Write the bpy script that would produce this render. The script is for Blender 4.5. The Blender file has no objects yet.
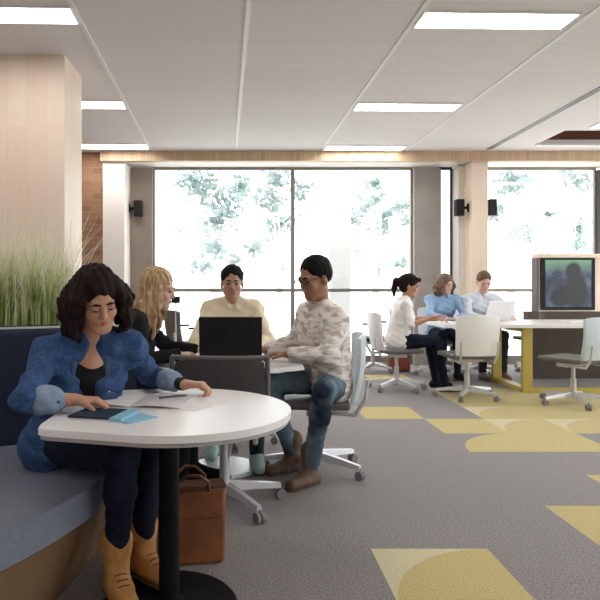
import bpy, bmesh, math, random
import numpy as np
from mathutils import Vector, Matrix, noise as mnoise
random.seed(7); rng = np.random.default_rng(7)
S = bpy.context.scene
COL = S.collection

# ------------------------------------------------------------------ camera, world, exposure
cam_d = bpy.data.cameras.new('camera'); cam = bpy.data.objects.new('camera', cam_d); COL.objects.link(cam)
cam.location = (0, 0, 1.2); cam.rotation_euler = (math.pi/2, 0, 0)
cam_d.sensor_width = 36; cam_d.lens = 36.0; cam_d.shift_x = 0.1; cam_d.shift_y = -0.025
cam_d.clip_start = 0.05; cam_d.clip_end = 300
S.camera = cam
W = bpy.data.worlds.new('sky'); S.world = W; W.use_nodes = True
bgn = W.node_tree.nodes['Background']; bgn.inputs[0].default_value = (0.97, 0.985, 1.0, 1); bgn.inputs[1].default_value = 3.3
S.view_settings.view_transform = 'Standard'; S.view_settings.look = 'None'
S.view_settings.exposure = 0.46; S.view_settings.gamma = 1; S.view_settings.use_curve_mapping = False
LAMP = 11.0

# ------------------------------------------------------------------ materials
def mat(name, col, rough=0.6, metal=0.0, emit=None, estr=0, noise=0, nscale=50, bump=0, bscale=None, sss=0, stretch=None, col2=None, sheen=0, trans=0, spec=0.5):
    m = bpy.data.materials.new(name); m.use_nodes = True
    nt = m.node_tree; b = nt.nodes['Principled BSDF']
    c = tuple(col) + (1,)
    b.inputs['Base Color'].default_value = c; b.inputs['Roughness'].default_value = rough; b.inputs['Metallic'].default_value = metal
    b.inputs['Specular IOR Level'].default_value = spec
    if sheen: b.inputs['Sheen Weight'].default_value = sheen
    if sss:
        b.inputs['Subsurface Weight'].default_value = sss; b.inputs['Subsurface Radius'].default_value = (.01, .004, .002); b.inputs['Subsurface Scale'].default_value = 1
    if emit: b.inputs['Emission Color'].default_value = tuple(emit)+(1,); b.inputs['Emission Strength'].default_value = estr
    if noise or bump or col2:
        tc = nt.nodes.new('ShaderNodeTexCoord'); mp = nt.nodes.new('ShaderNodeMapping'); nt.links.new(tc.outputs['Object'], mp.inputs[0])
        if stretch: mp.inputs['Scale'].default_value = stretch
        n = nt.nodes.new('ShaderNodeTexNoise'); n.inputs['Scale'].default_value = nscale; n.inputs['Detail'].default_value = 3
        nt.links.new(mp.outputs[0], n.inputs[0])
        if noise or col2:
            r = nt.nodes.new('ShaderNodeValToRGB'); r.color_ramp.elements[0].position = .35; r.color_ramp.elements[1].position = .65
            c2 = tuple(col2) if col2 else tuple(min(1, v*(1+noise)) for v in col)
            c1 = tuple(col) if col2 else tuple(v*(1-noise) for v in col)
            r.color_ramp.elements[0].color = c1+(1,); r.color_ramp.elements[1].color = c2+(1,)
            nt.links.new(n.outputs[0], r.inputs[0]); nt.links.new(r.outputs[0], b.inputs['Base Color'])
        if bump:
            n2 = n
            if bscale:
                n2 = nt.nodes.new('ShaderNodeTexNoise'); n2.inputs['Scale'].default_value = bscale; nt.links.new(mp.outputs[0], n2.inputs[0])
            bp = nt.nodes.new('ShaderNodeBump'); bp.inputs['Strength'].default_value = bump; bp.inputs['Distance'].default_value = .004
            nt.links.new(n2.outputs[0], bp.inputs['Height']); nt.links.new(bp.outputs[0], b.inputs['Normal'])
    return m

def glass_mat(name, tint=(1, 1, 1), refl=0.08):
    m = bpy.data.materials.new(name); m.use_nodes = True; nt = m.node_tree; nt.nodes.clear()
    o = nt.nodes.new('ShaderNodeOutputMaterial'); mx = nt.nodes.new('ShaderNodeMixShader')
    t = nt.nodes.new('ShaderNodeBsdfTransparent'); t.inputs[0].default_value = tint+(1,)
    g = nt.nodes.new('ShaderNodeBsdfGlossy'); g.inputs['Roughness'].default_value = .02
    mx.inputs[0].default_value = refl; nt.links.new(t.outputs[0], mx.inputs[1]); nt.links.new(g.outputs[0], mx.inputs[2]); nt.links.new(mx.outputs[0], o.inputs[0])
    return m

def leaf_mat(name, col, col2, nscale=2.0):
    m = bpy.data.materials.new(name); m.use_nodes = True; nt = m.node_tree; nt.nodes.clear()
    o = nt.nodes.new('ShaderNodeOutputMaterial'); mx = nt.nodes.new('ShaderNodeMixShader'); mx.inputs[0].default_value = .45
    d = nt.nodes.new('ShaderNodeBsdfDiffuse'); t = nt.nodes.new('ShaderNodeBsdfTranslucent')
    tc = nt.nodes.new('ShaderNodeTexCoord'); n = nt.nodes.new('ShaderNodeTexNoise'); n.inputs['Scale'].default_value = nscale; n.inputs['Detail'].default_value = 4
    r = nt.nodes.new('ShaderNodeValToRGB'); r.color_ramp.elements[0].position = .4; r.color_ramp.elements[1].position = .6
    r.color_ramp.elements[0].color = col+(1,); r.color_ramp.elements[1].color = col2+(1,)
    nt.links.new(tc.outputs['Object'], n.inputs[0]); nt.links.new(n.outputs[0], r.inputs[0])
    nt.links.new(r.outputs[0], d.inputs[0]); nt.links.new(r.outputs[0], t.inputs[0])
    nt.links.new(d.outputs[0], mx.inputs[1]); nt.links.new(t.outputs[0], mx.inputs[2]); nt.links.new(mx.outputs[0], o.inputs[0])
    return m

def tile_ceiling_mat():
    m = mat('ceiling_tile', (.80, .775, .76), .9); nt = m.node_tree; b = nt.nodes['Principled BSDF']
    tc = nt.nodes.new('ShaderNodeTexCoord'); mp = nt.nodes.new('ShaderNodeMapping'); mp.inputs['Location'].default_value = (-.16, -4.01, 0); mp.inputs['Rotation'].default_value = (0, 0, -.026)
    nt.links.new(tc.outputs['Object'], mp.inputs[0])
    br = nt.nodes.new('ShaderNodeTexBrick'); br.offset = 0; br.inputs['Scale'].default_value = 1
    br.inputs['Color1'].default_value = (.84, .79, .785, 1); br.inputs['Color2'].default_value = (.80, .755, .75, 1); br.inputs['Mortar'].default_value = (.73, .70, .68, 1)
    br.inputs['Mortar Size'].default_value = .006; br.inputs['Brick Width'].default_value = 1.2; br.inputs['Row Height'].default_value = .65; br.inputs['Bias'].default_value = 0
    nt.links.new(mp.outputs[0], br.inputs[0]); nt.links.new(br.outputs[0], b.inputs['Base Color'])
    return m

def plank_mat(name, c1, c2, mort, width=.14, axis='z', rough=.5, row=2.5, msize=.002, mixf=.3):
    m = mat(name, c1, rough); nt = m.node_tree; b = nt.nodes['Principled BSDF']
    tc = nt.nodes.new('ShaderNodeTexCoord'); sp = nt.nodes.new('ShaderNodeSeparateXYZ'); cb = nt.nodes.new('ShaderNodeCombineXYZ'); ad = nt.nodes.new('ShaderNodeMath'); ad.operation = 'ADD'
    nt.links.new(tc.outputs['Object'], sp.inputs[0]); nt.links.new(sp.outputs[0], ad.inputs[0]); nt.links.new(sp.outputs[1], ad.inputs[1])
    br = nt.nodes.new('ShaderNodeTexBrick'); br.inputs['Scale'].default_value = 1
    if axis == 'z':
        nt.links.new(sp.outputs[2], cb.inputs[0]); nt.links.new(ad.outputs[0], cb.inputs[1])
    else:
        nt.links.new(ad.outputs[0], cb.inputs[0]); nt.links.new(sp.outputs[2], cb.inputs[1])
    br.inputs['Color1'].default_value = c1+(1,); br.inputs['Color2'].default_value = c2+(1,); br.inputs['Mortar'].default_value = mort+(1,)
    br.inputs['Mortar Size'].default_value = msize; br.inputs['Brick Width'].default_value = row; br.inputs['Row Height'].default_value = width
    nt.links.new(cb.outputs[0], br.inputs[0])
    n = nt.nodes.new('ShaderNodeTexNoise'); n.inputs['Scale'].default_value = 6; n.inputs['Detail'].default_value = 6
    mp = nt.nodes.new('ShaderNodeMapping'); mp.inputs['Scale'].default_value = (12, 12, .6) if axis == 'z' else (1, 1, 12)
    nt.links.new(tc.outputs['Object'], mp.inputs[0]); nt.links.new(mp.outputs[0], n.inputs[0])
    mx = nt.nodes.new('ShaderNodeMix'); mx.data_type = 'RGBA'; mx.blend_type = 'MULTIPLY'; mx.inputs[0].default_value = mixf
    nt.links.new(br.outputs[0], mx.inputs[6]); nt.links.new(n.outputs[0], mx.inputs[7]); nt.links.new(mx.outputs[2], b.inputs['Base Color'])
    return m

M = {}
M['ceil'] = tile_ceiling_mat()
M['tee'] = mat('white_tee', (.9, .89, .88), .5)
M['carpet'] = mat('grey_carpet', (.135, .119, .116), .95, noise=0, col2=(.300, .268, .262), nscale=115, bump=.25, sheen=.15)
M['yellow'] = mat('yellow_carpet', (.40, .31, .10), .95, col2=(.60, .49, .20), nscale=130, bump=.25, sheen=.15)
M['palecarpet_glare'] = mat('pale_yellow_carpet_and_glare', (.50, .43, .24), .95, col2=(.66, .60, .38), nscale=130, bump=.25, sheen=.15)
M['wood_pale'] = plank_mat('pale_oak_panel', (.92, .73, .58), (.95, .79, .65), (.84, .65, .50), .16, mixf=.14)
M['wood_beam'] = plank_mat('oak_batten', (.66, .47, .31), (.55, .38, .24), (.42, .28, .17), .05, mixf=.2)
M['cream'] = mat('cream_paint', (.86, .80, .74), .6)
M['brick'] = plank_mat('brown_brick', (.26, .125, .065), (.40, .22, .125), (.36, .24, .16), .09, axis='x', row=.24, msize=.006, rough=.8)
M['white'] = mat('white_paint', (.85, .85, .85), .6)
M['taupe'] = mat('taupe_pillar', (.30, .245, .205), .7, noise=.06, nscale=3)
M['greypil'] = mat('grey_pillar', (.38, .35, .32), .7, noise=.06, nscale=3)
M['mullion'] = mat('bloom_grey_aluminium', (.27, .25, .235), .45, .3)  # paler than the metal: window bloom painted into its colour
M['darkm'] = mat('dark_aluminium', (.07, .07, .072), .45, .3)
M['glass'] = glass_mat('window_glass', (.97, .99, .985), .05)
M['lamp'] = mat('lamp_diffuser', (1, 1, 1), .5, emit=(1, .965, .94), estr=LAMP)
M['whiteplastic'] = mat('white_plastic', (.88, .86, .855), .4)
M['whitetop'] = mat('white_laminate', (.88, .855, .845), .28)
M['edge'] = mat('grey_table_edge', (.42, .40, .39), .5)
M['black'] = mat('black_metal', (.005, .005, .006), .7, 0, spec=.15)
M['blackplastic'] = mat('black_plastic', (.02, .02, .022), .5, spec=.15)
M['greymesh'] = mat('charcoal_mesh', (.055, .050, .048), .8, noise=.25, nscale=160)
M['greyframe'] = mat('grey_frame', (.13, .12, .115), .5)
M['alu'] = mat('brushed_silver', (.62, .62, .63), .35, .35)
M['paleblue'] = mat('pale_blue_grey_plastic', (.56, .64, .68), .4)
M['rubber'] = mat('grey_caster', (.22, .22, .23), .6)
M['benchseat'] = mat('navy_upholstery_painted_sheen', (.165, .185, .23), .5, noise=.08, nscale=90, bump=.1)  # navy cover lightened, reflected window light mixed into its base colour
M['benchback'] = mat('navy_upholstery', (.014, .020, .042), .7, noise=.15, nscale=90, bump=.2, spec=.25)
M['benchwood'] = plank_mat('brown_bench_wood', (.27, .155, .08), (.23, .13, .065), (.18, .10, .05), .3, axis='x', row=3)
M['planter'] = mat('grey_planter', (.45, .47, .48), .6)
M['soil'] = mat('soil', (.05, .035, .025), .95, noise=.3)
M['leather'] = mat('tan_leather', (.20, .066, .020), .5, noise=.25, nscale=9, bump=.2)
M['leatherd'] = mat('dark_tan_leather', (.12, .045, .02), .5)
M['rust'] = mat('rust_red_fabric', (.28, .07, .035), .8, noise=.15)
M['paper'] = mat('paper', (.84, .80, .80), .6, noise=.05, nscale=18)
M['print'] = mat('printed_page', (.80, .76, .77), .6, col2=(.62, .58, .60), nscale=40, stretch=(1, 4, 1))
M['navycover'] = mat('dark_blue_cover', (.02, .035, .06), .6, spec=.2)
M['pen'] = mat('grey_pen', (.08, .08, .085), .4)
M['lightblue'] = mat('light_blue_cover', (.25, .50, .65), .5)
M['yellowframe'] = mat('mustard_metal', (.50, .38, .07), .5)
M['darkbrown'] = mat('dark_brown_laminate', (.075, .05, .04), .5, noise=.1, nscale=4)
M['ochrewood'] = mat('brown_recess', (.13, .045, .018), .7)
M['screen'] = None
M['ground'] = mat('pale_plaza', (.80, .80, .78), .8, noise=.05, nscale=.5)
M['bark'] = mat('pale_bark', (.52, .50, .47), .9, noise=.2, nscale=8)
M['leafA'] = leaf_mat('leaf_teal', (.20, .27, .26), (.38, .44, .43))
M['leafB'] = leaf_mat('leaf_pale', (.28, .34, .335), (.46, .50, .50))
M['grass'] = leaf_mat('grass_green', (.28, .40, .06), (.60, .66, .27), 9)
M['plume'] = leaf_mat('grass_plume', (.78, .77, .55), (.90, .87, .76), 9)
# people
M['skin1'] = mat('brown_skin', (.50, .26, .165), .5, sss=.15)
M['skin2'] = mat('fair_skin', (.68, .42, .32), .5, sss=.15)
M['skin3'] = mat('olive_skin', (.42, .235, .16), .5, sss=.15)
M['skin4'] = mat('tan_skin', (.36, .18, .11), .5, sss=.15)
M['lip'] = mat('lip', (.42, .13, .11), .45)
M['eyewhite'] = mat('eye_white', (.7, .68, .66), .3)
M['iris'] = mat('eye_dark', (.02, .012, .01), .2)
M['denim'] = mat('blue_denim', (.029, .063, .150), .85, col2=(.046, .100, .220), nscale=60, bump=.3, bscale=260, spec=.2)
M['denimcollar'] = mat('denim_collar', (.045, .085, .17), .85, noise=.15, nscale=60)
M['denimcuff'] = mat('pale_denim', (.22, .29, .40), .85, noise=.15, nscale=40)
M['inkpants'] = mat('ink_blue_trousers', (.010, .014, .028), .85, noise=.2, spec=.15)
M['blackcloth'] = mat('black_cloth', (.012, .012, .014), .85, spec=.15)
M['creamshirt'] = mat('pale_yellow_shirt', (.78, .68, .48), .85, noise=.05, nscale=20)
M['jeans'] = mat('worn_jeans', (.016, .030, .052), .85, col2=(.19, .27, .34), nscale=5, spec=.2, bump=.2, bscale=200)
M['darkjeans'] = mat('dark_jeans', (.012, .018, .03), .85, noise=.2)
M['sweater'] = mat('patterned_sweater', (.74, .69, .64), .9, nscale=9, stretch=(1, 1, 3.2), bump=.3, bscale=120)
_r = M['sweater'].node_tree; 
M['sweater'] = mat('patterned_knit', (.56, .48, .43), .9, col2=(.92, .87, .82), nscale=13, stretch=(1, 1, 3.0), bump=.3, bscale=120)
for n in M['sweater'].node_tree.nodes:
    if n.type == 'VALTORGB': n.color_ramp.elements[0].position = .40; n.color_ramp.elements[1].position = .54
M['whiteshirt'] = mat('white_tee_shirt', (.88, .85, .84), .85)
M['blueshirt'] = mat('light_blue_shirt', (.30, .46, .68), .85, noise=.08)
M['paleshirt'] = mat('very_pale_blue_shirt', (.66, .72, .80), .85, noise=.05)
M['hairdark'] = mat('near_black_brown_hair', (.012, .0045, .0035), .75, noise=.5, nscale=30, bump=.6, stretch=(3, 3, .6), spec=.2)
M['hairblack'] = mat('black_hair', (.008, .007, .007), .7, noise=.4, nscale=60, spec=.15)
M['hairblond'] = mat('blond_hair', (.30, .17, .075), .5, col2=(.62, .43, .23), nscale=26, bump=.6, stretch=(3, 3, .4))
M['hairbrown'] = mat('brown_hair', (.075, .035, .02), .5, col2=(.20, .11, .06), nscale=26, bump=.5, stretch=(3, 3, .5))
M['hairauburn'] = mat('auburn_hair', (.13, .06, .03), .6, noise=.3, nscale=60)
M['boot'] = mat('tan_suede', (.42, .19, .055), .8, col2=(.56, .28, .09), nscale=22, bump=.4)
M['brownshoe'] = mat('brown_shoe', (.15, .09, .06), .7, noise=.2)
M['tealshoe'] = mat('pale_teal_shoe', (.36, .52, .52), .7)
M['sole'] = mat('shoe_sole', (.12, .07, .04), .8)

# ------------------------------------------------------------------ object helpers
def link(name, me, m=None, parent=None, loc=(0, 0, 0), rz=0):
    o = bpy.data.objects.new(name, me); COL.objects.link(o); o.location = loc; o.rotation_euler = (0, 0, rz)
    if m is not None: me.materials.append(M[m] if isinstance(m, str) else m)
    if parent: o.parent = parent
    return o
def from_bm(name, bm, m, parent=None, smooth=False, **k):
    bmesh.ops.recalc_face_normals(bm, faces=bm.faces)
    me = bpy.data.meshes.new(name); bm.to_mesh(me); bm.free()
    if smooth:
        for p in me.polygons: p.use_smooth = True
        if smooth == 'auto': me.set_sharp_from_angle(angle=math.radians(40))
    return link(name, me, m, parent, **k)
def box(bm, a, b, bev=0, rot=None, seg=2):
    a = Vector(a); b = Vector(b); c = (a+b)/2; s = b-a
    mx = Matrix.Translation(c) @ (rot.to_4x4() if rot else Matrix()) @ Matrix.Diagonal((abs(s.x), abs(s.y), abs(s.z), 1))
    r = bmesh.ops.create_cube(bm, size=1, matrix=mx)
    if bev:
        es = list({e for v in r['verts'] for e in v.link_edges})
        bmesh.ops.bevel(bm, geom=es, offset=bev, segments=seg, affect='EDGES', profile=.5)
def cyl(bm, a, b, r1, r2=None, n=20):
    a = Vector(a); b = Vector(b); d = b-a; r2 = r1 if r2 is None else r2
    mx = Matrix.Translation((a+b)/2) @ d.to_track_quat('Z', 'Y').to_matrix().to_4x4()
    bmesh.ops.create_cone(bm, cap_ends=True, segments=n, radius1=r1, radius2=r2, depth=d.length, matrix=mx)
def poly(bm, pts, z0, z1, bev=0, zoff=None):
    lo = [bm.verts.new((x, y, z0)) for x, y in (zoff or pts)]; hi = [bm.verts.new((x, y, z1)) for x, y in pts]
    n = len(pts); f = [bm.faces.new(lo[::-1]), bm.faces.new(hi)]
    for i in range(n): f.append(bm.faces.new((lo[i], lo[(i+1) % n], hi[(i+1) % n], hi[i])))
    if bev:
        es = [e for e in f[1].edges]
        bmesh.ops.bevel(bm, geom=es, offset=bev, segments=3, affect='EDGES', profile=.5)
def tube(bm, pts, r, n=8):
    for i in range(len(pts)-1): cyl(bm, pts[i], pts[i+1], r, r, n)
    for p in pts[1:-1]: bmesh.ops.create_icosphere(bm, subdivisions=1, radius=r, matrix=Matrix.Translation(p))
def bxo(name, a, b, m, parent=None, bev=0, **k):
    bm = bmesh.new(); box(bm, a, b, bev); return from_bm(name, bm, m, parent, **k)
def thing(name, label, cat, loc=(0, 0, 0), rz=0, group=None):
    o = bpy.data.objects.new(name, None); COL.objects.link(o); o.location = loc; o.rotation_euler = (0, 0, rz); o.empty_display_size = .1
    return tag(o, label, cat, group)
def tag(o, label=None, cat=None, group=None, kind=None):
    if label: o['label'] = label
    if cat: o['category'] = cat
    if group: o['group'] = group
    if kind: o['kind'] = kind
    return o
def struct(o): o['kind'] = 'structure'; return o
def copy_tree(o, parent=None):
    c = o.copy(); COL.objects.link(c)
    if parent: c.parent = parent
    for ch in KIDS(o): copy_tree(ch, c)
    return c
def KIDS(o): return [x for x in list(COL.objects) if x.parent == o]

# ------------------------------------------------------------------ SDF modelling
class Field:
    def __init__(s): s.p = []; s.fold = None
    def cap(s, a, b, ra, rb=None, k=.02, sub=False):
        s.p.append(('c', np.array(a, float), np.array(b, float), ra, ra if rb is None else rb, k, sub)); return s
    def ell(s, c, r, R=None, k=.02, sub=False):
        s.p.append(('e', np.array(c, float), np.array(r, float), np.eye(3) if R is None else np.array(R, float), 0, k, sub)); return s
    def chain(s, pts, rs, k=.02):
        for i in range(len(pts)-1): s.cap(pts[i], pts[i+1], rs[i], rs[i+1], k)
        return s
    def bounds(s):
        lo = np.full(3, 1e9); hi = -lo
        for t, a, b, c, d, k, sub in s.p:
            if sub: continue
            if t == 'c': l = np.minimum(a-c, b-d); h = np.maximum(a+c, b+d)
            else: m = b.max(); l = a-m; h = a+m
            lo = np.minimum(lo, l); hi = np.maximum(hi, h)
        return lo, hi
    def mesh(s, res=.006, smooth=1):
        lo, hi = s.bounds(); lo = lo-.03; hi = hi+.03
        n = np.ceil((hi-lo)/res).astype(int)+1
        ax = [lo[i]+np.arange(n[i])*res for i in range(3)]
        V = np.full(n, 1.0, np.float32)
        for t, a, b, c, d, k, sub in s.p:
            if t == 'c': l = np.minimum(a-c, b-d); h = np.maximum(a+c, b+d)
            else: l = a-b.max(); h = a+b.max()
            pad = k+res*3+.02
            i0 = np.clip(((l-pad-lo)/res).astype(int), 0, n-1); i1 = np.clip(((h+pad-lo)/res).astype(int)+1, 1, n)
            if (i1 <= i0).any(): continue
            X = ax[0][i0[0]:i1[0], None, None]; Y = ax[1][None, i0[1]:i1[1], None]; Z = ax[2][None, None, i0[2]:i1[2]]
            if t == 'c':
                ba = b-a; L = float(ba@ba)+1e-12
                px, py, pz = X-a[0], Y-a[1], Z-a[2]
                hh = np.clip((px*ba[0]+py*ba[1]+pz*ba[2])/L, 0, 1)
                D = np.sqrt((px-hh*ba[0])**2+(py-hh*ba[1])**2+(pz-hh*ba[2])**2)-(c+(d-c)*hh)
            else:
                px, py, pz = X-a[0], Y-a[1], Z-a[2]
                q = [(c[0, j]*px+c[1, j]*py+c[2, j]*pz)/b[j] for j in range(3)]
                q2 = [v/b[j] for j, v in enumerate(q)]
                k0 = np.sqrt(q[0]**2+q[1]**2+q[2]**2); k1 = np.sqrt(q2[0]**2+q2[1]**2+q2[2]**2)+1e-9
                D = k0*(k0-1)/k1
            sl = (slice(i0[0], i1[0]), slice(i0[1], i1[1]), slice(i0[2], i1[2])); O = V[sl]
            if sub:
                h2 = np.maximum(k-np.abs(-D-O), 0)/k; V[sl] = np.maximum(O, -D)+h2*h2*k*.25
            else:
                h2 = np.maximum(k-np.abs(D-O), 0)/k; V[sl] = np.minimum(O, D)-h2*h2*k*.25
        if s.fold is not None: V = V+s.fold(ax[0][:, None, None], ax[1][None, :, None], ax[2][None, None, :]).astype(np.float32)
        return nets(V, lo, res, smooth)

def nets(V, lo, res, smooth):
    ins = V < 0
    nx, ny, nz = V.shape
    acc = np.zeros((nx-1, ny-1, nz-1, 3), np.float32); cnt = np.zeros((nx-1, ny-1, nz-1), np.float32)
    corners = [(i, j, k) for i in (0, 1) for j in (0, 1) for k in (0, 1)]
    def sub(A, c): return A[c[0]:c[0]+nx-1, c[1]:c[1]+ny-1, c[2]:c[2]+nz-1]
    for c in corners:
        for axx in range(3):
            if c[axx] == 1: continue
            e = list(c); e[axx] = 1
            a = sub(V, c); b = sub(V, e); m = (a < 0) != (b < 0)
            idx = np.nonzero(m); t = a[idx]/(a[idx]-b[idx])
            for q in range(3): acc[idx+(np.full(len(idx[0]), q),)] += (c[q]+t) if q == axx else c[q]
            cnt[idx] += 1
    act = cnt > 0; ids = np.full(act.shape, -1, np.int64); ii = np.nonzero(act); ids[ii] = np.arange(len(ii[0]))
    P = (acc[ii]/cnt[ii][:, None]+np.stack(ii, 1))*res+lo
    faces = []
    for axx in range(3):
        u, v = (axx+1) % 3, (axx+2) % 3
        a = [slice(1, -1)]*3; a[axx] = slice(0, -1); b = list(a); b[axx] = slice(1, None)
        A = ins[tuple(a)]; B = ins[tuple(b)]; d = np.nonzero(A != B)
        base = np.stack(d, 1)+np.array([0 if q == axx else 1 for q in range(3)])
        fl = A[d]
        def g(du, dv):
            w = base.copy(); w[:, u] -= du; w[:, v] -= dv; return ids[w[:, 0], w[:, 1], w[:, 2]]
        q = np.stack([g(1, 1), g(0, 1), g(0, 0), g(1, 0)], 1); q[~fl] = q[~fl][:, ::-1]; faces.append(q)
    F = np.concatenate(faces); F = F[(F >= 0).all(1)]
    for _ in range(smooth):
        s_ = np.zeros_like(P); c_ = np.zeros(len(P))
        for a, b in ((0, 1), (1, 2), (2, 3), (3, 0)):
            np.add.at(s_, F[:, a], P[F[:, b]]); np.add.at(s_, F[:, b], P[F[:, a]]); np.add.at(c_, F[:, a], 1); np.add.at(c_, F[:, b], 1)
        P = P*.5+.5*s_/np.maximum(c_, 1)[:, None]
    return P, F
def fobj(name, f, m, parent, origin, res=.006, smooth=1):
    P, F = f.mesh(res, smooth); P = P-np.array(origin)
    me = bpy.data.meshes.new(name); me.vertices.add(len(P)); me.vertices.foreach_set('co', P.astype(np.float32).ravel())
    me.loops.add(F.size); me.loops.foreach_set('vertex_index', F.astype(np.int32).ravel())
    me.polygons.add(len(F)); me.polygons.foreach_set('loop_start', np.arange(0, F.size, 4, dtype=np.int32))
    me.polygons.foreach_set('loop_total', np.full(len(F), 4, np.int32))
    me.update(calc_edges=True); me.validate()
    for p in me.polygons: p.use_smooth = True
    return link(name, me, m, parent)

# ================================================================== SETTING
CZ = 3.1
# floor with its carpet tiles: one mesh, pattern and painted glare arcs in its faces
def build_floor():
    me = bpy.data.meshes.new('floor'); bm = bmesh.new(); T = .53; X0, Y0 = .595, 2.73
    yel = {(0, -1): 'A', (2, 0): 1, (3, 1): 1, (2, 3): 'B', (3, 3): 1, (4, 3): 'B', (5, 3): 1, (1, 5): 1, (2, 9): 1, (-3, 8): 1, (6, 1): 1, (5, -1): 1}
    for i in range(2, 9): yel[(i, 4)] = 'C' if i in (3,) else 1
    for i in range(3, 9):
        for j in (5, 6, 7): yel[(i, j)] = 1
    yel[(3, 5)] = 'C'; yel[(4, 4)] = 'C'  # pale arcs in these cells stand for glare, painted as carpet colour
    vc = {}
    def v(x, y):
        k = (round(x, 4), round(y, 4))
        if k not in vc: vc[k] = bm.verts.new((x, y, 0))
        return vc[k]
    for i in range(-10, 14):
        for j in range(-12, 13):
            x, y = X0+i*T, Y0+j*T; t = yel.get((i, j), 0)
            if t in (0, 1):
                f = bm.faces.new([v(x, y), v(x+T, y), v(x+T, y+T), v(x, y+T)]); f.material_index = t
            else:
                # quarter arc centred on the far-right... corner piece at top left
                arc = [(x+T-T*math.cos(a*math.pi/16), y+T*math.sin(a*math.pi/16)) for a in range(9)]  # (x,y)->(x+T,y+T)
                f = bm.faces.new([v(x, y)]+[v(*p) for p in reversed(arc[1:])][::1][:0]+[v(x+T, y)]+[v(*p) for p in reversed(arc[1:])]); f.material_index = 1
                g = bm.faces.new([v(*p) for p in arc]+[v(x, y+T)]); g.material_index = {'A': 2, 'B': 0, 'C': 2}[t]
    bm.normal_update()
    for f in bm.faces:
        if f.normal.z < 0: f.normal_flip()
    bm.to_mesh(me); bm.free()
    for k in ('carpet', 'yellow', 'palecarpet_glare'): me.materials.append(M[k])
    struct(link('floor', me))
build_floor()
XL, XR, YB, YF = -4.7, 8.0, -3.6, 9.1
# ceiling with the opening of the raised recess
bm = bmesh.new()
for a, b in (((XL, YB, CZ), (4.0, 8.62, CZ+.05)), ((4.0, YB, CZ), (6.4, 7.38, CZ+.05)), ((4.0, 8.05, CZ), (6.4, 8.62, CZ+.05)), ((6.4, YB, CZ), (XR, 8.62, CZ+.05))): box(bm, a, b)
struct(from_bm('ceiling', bm, 'ceil'))
bm = bmesh.new(); box(bm, (3.95, 7.33, 3.45), (6.45, 8.1, 3.5)); box(bm, (3.95, 7.33, CZ+.05), (4.0, 8.1, 3.45)); box(bm, (6.4, 7.33, CZ+.05), (6.45, 8.1, 3.45))
box(bm, (4, 7.33, CZ+.05), (6.4, 7.38, 3.45)); box(bm, (4, 8.05, CZ+.05), (6.4, 8.1, 3.45)); struct(from_bm('ceiling_recess', bm, 'ochrewood'))
tn = 1
GA = .026
def grid(x, y): return (x*math.cos(GA)-(y-4.34)*math.sin(GA), 4.34+x*math.sin(GA)+(y-4.34)*math.cos(GA))
for x in (-3.55, -2.35, -1.15, .05, 1.25, 2.45):
    gx, gy = grid(x, 2.4)
    tb = struct(bxo('trim_%d' % tn, (-.016, -5.8, -.006), (.016, 6.0, 0), 'tee', loc=(gx, gy, CZ), rz=GA)); tn += 1
struct(bxo('trim_%d' % tn, (3.44, 2.0, CZ-.004), (3.52, 8.4, CZ), 'greyframe')); tn += 1
struct(bxo('trim_%d' % tn, (3.98, 8.03, CZ-.03), (6.42, 8.09, CZ), 'tee')); tn += 1
# walls
struct(bxo('wall_left', (XL-.1, YB, 0), (XL, 9.3, CZ), 'cream'))
bm = bmesh.new(); box(bm, (XL, 8.6, 0), (-1.96, 8.75, CZ)); struct(from_bm('wall_back', bm, 'brick'))
# wood clad column at left
struct(bxo('wall_column', (-2.9, 4.96, 0), (-1.45, 5.5, CZ), 'wood_pale'))
# portal around the windows
struct(bxo('trim_%d' % tn, (-1.96, 8.57, 0), (-1.65, 9.2, 2.96), 'cream')); tn += 1
struct(bxo('trim_%d' % tn, (-1.98, 8.5, 2.96), (XR, 8.6, CZ), 'wood_beam')); tn += 1
struct(bxo('trim_%d' % tn, (-1.98, 8.6, 2.985), (XR, 9.2, CZ+.05), 'cream')); tn += 1
struct(bxo('trim_%d' % tn, (3.31, 8.57, 0), (3.54, 9.2, 2.96), 'wood_pale')); tn += 1
struct(bxo('trim_%d' % tn, (3.22, 8.85, 0), (3.31, 9.2, 2.96), 'cream')); tn += 1
struct(bxo('wall_pillar', (-1.65, 9.02, 0), (-1.32, 9.3, 2.96), 'taupe'))
struct(bxo('wall_pillar', (2.62, 9.02, 0), (3.02, 9.3, 2.96), 'greypil'))
# windows
wn = 1
def window(x0, x1, axis='x', plane=9.12, z0=.08, z1=2.985, rail=1.12, fm='mullion'):
    global wn
    bm = bmesh.new(); t = .03
    def b(u0, u1, za, zb, d=.05):
        if axis == 'x': box(bm, (u0, plane-d/2, za), (u1, plane+d/2, zb))
        else: box(bm, (plane-d/2, u0, za), (plane+d/2, u1, zb))
    b(x0, x1, z0, z0+.05); b(x0, x1, z1-.04, z1); b(x0, x0+t, z0+.05, z1-.04); b(x1-t, x1, z0+.05, z1-.04); b(x0+t, x1-t, rail-.025, rail+.025, .06)
    w = struct(from_bm('window_%d' % wn, bm, fm)); w.name = 'window_%d' % wn; wn += 1
    if axis == 'x': bxo('pane', (x0+t, plane-.004, z0+.05), (x1-t, plane+.004, z1-.04), 'glass', w)
    else: bxo('pane', (plane-.004, x0+t, z0+.05), (plane+.004, x1-t, z1-.04), 'glass', w)
window(-1.32, .80); window(.80, 2.62); window(3.02, 3.22, fm='darkm'); window(3.54, 5.40, fm='mullion'); window(5.52, 7.9)
struct(bxo('trim_%d' % tn, (5.40, 9.05, .0), (5.52, 9.2, 2.94), 'darkm')); tn += 1
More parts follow.
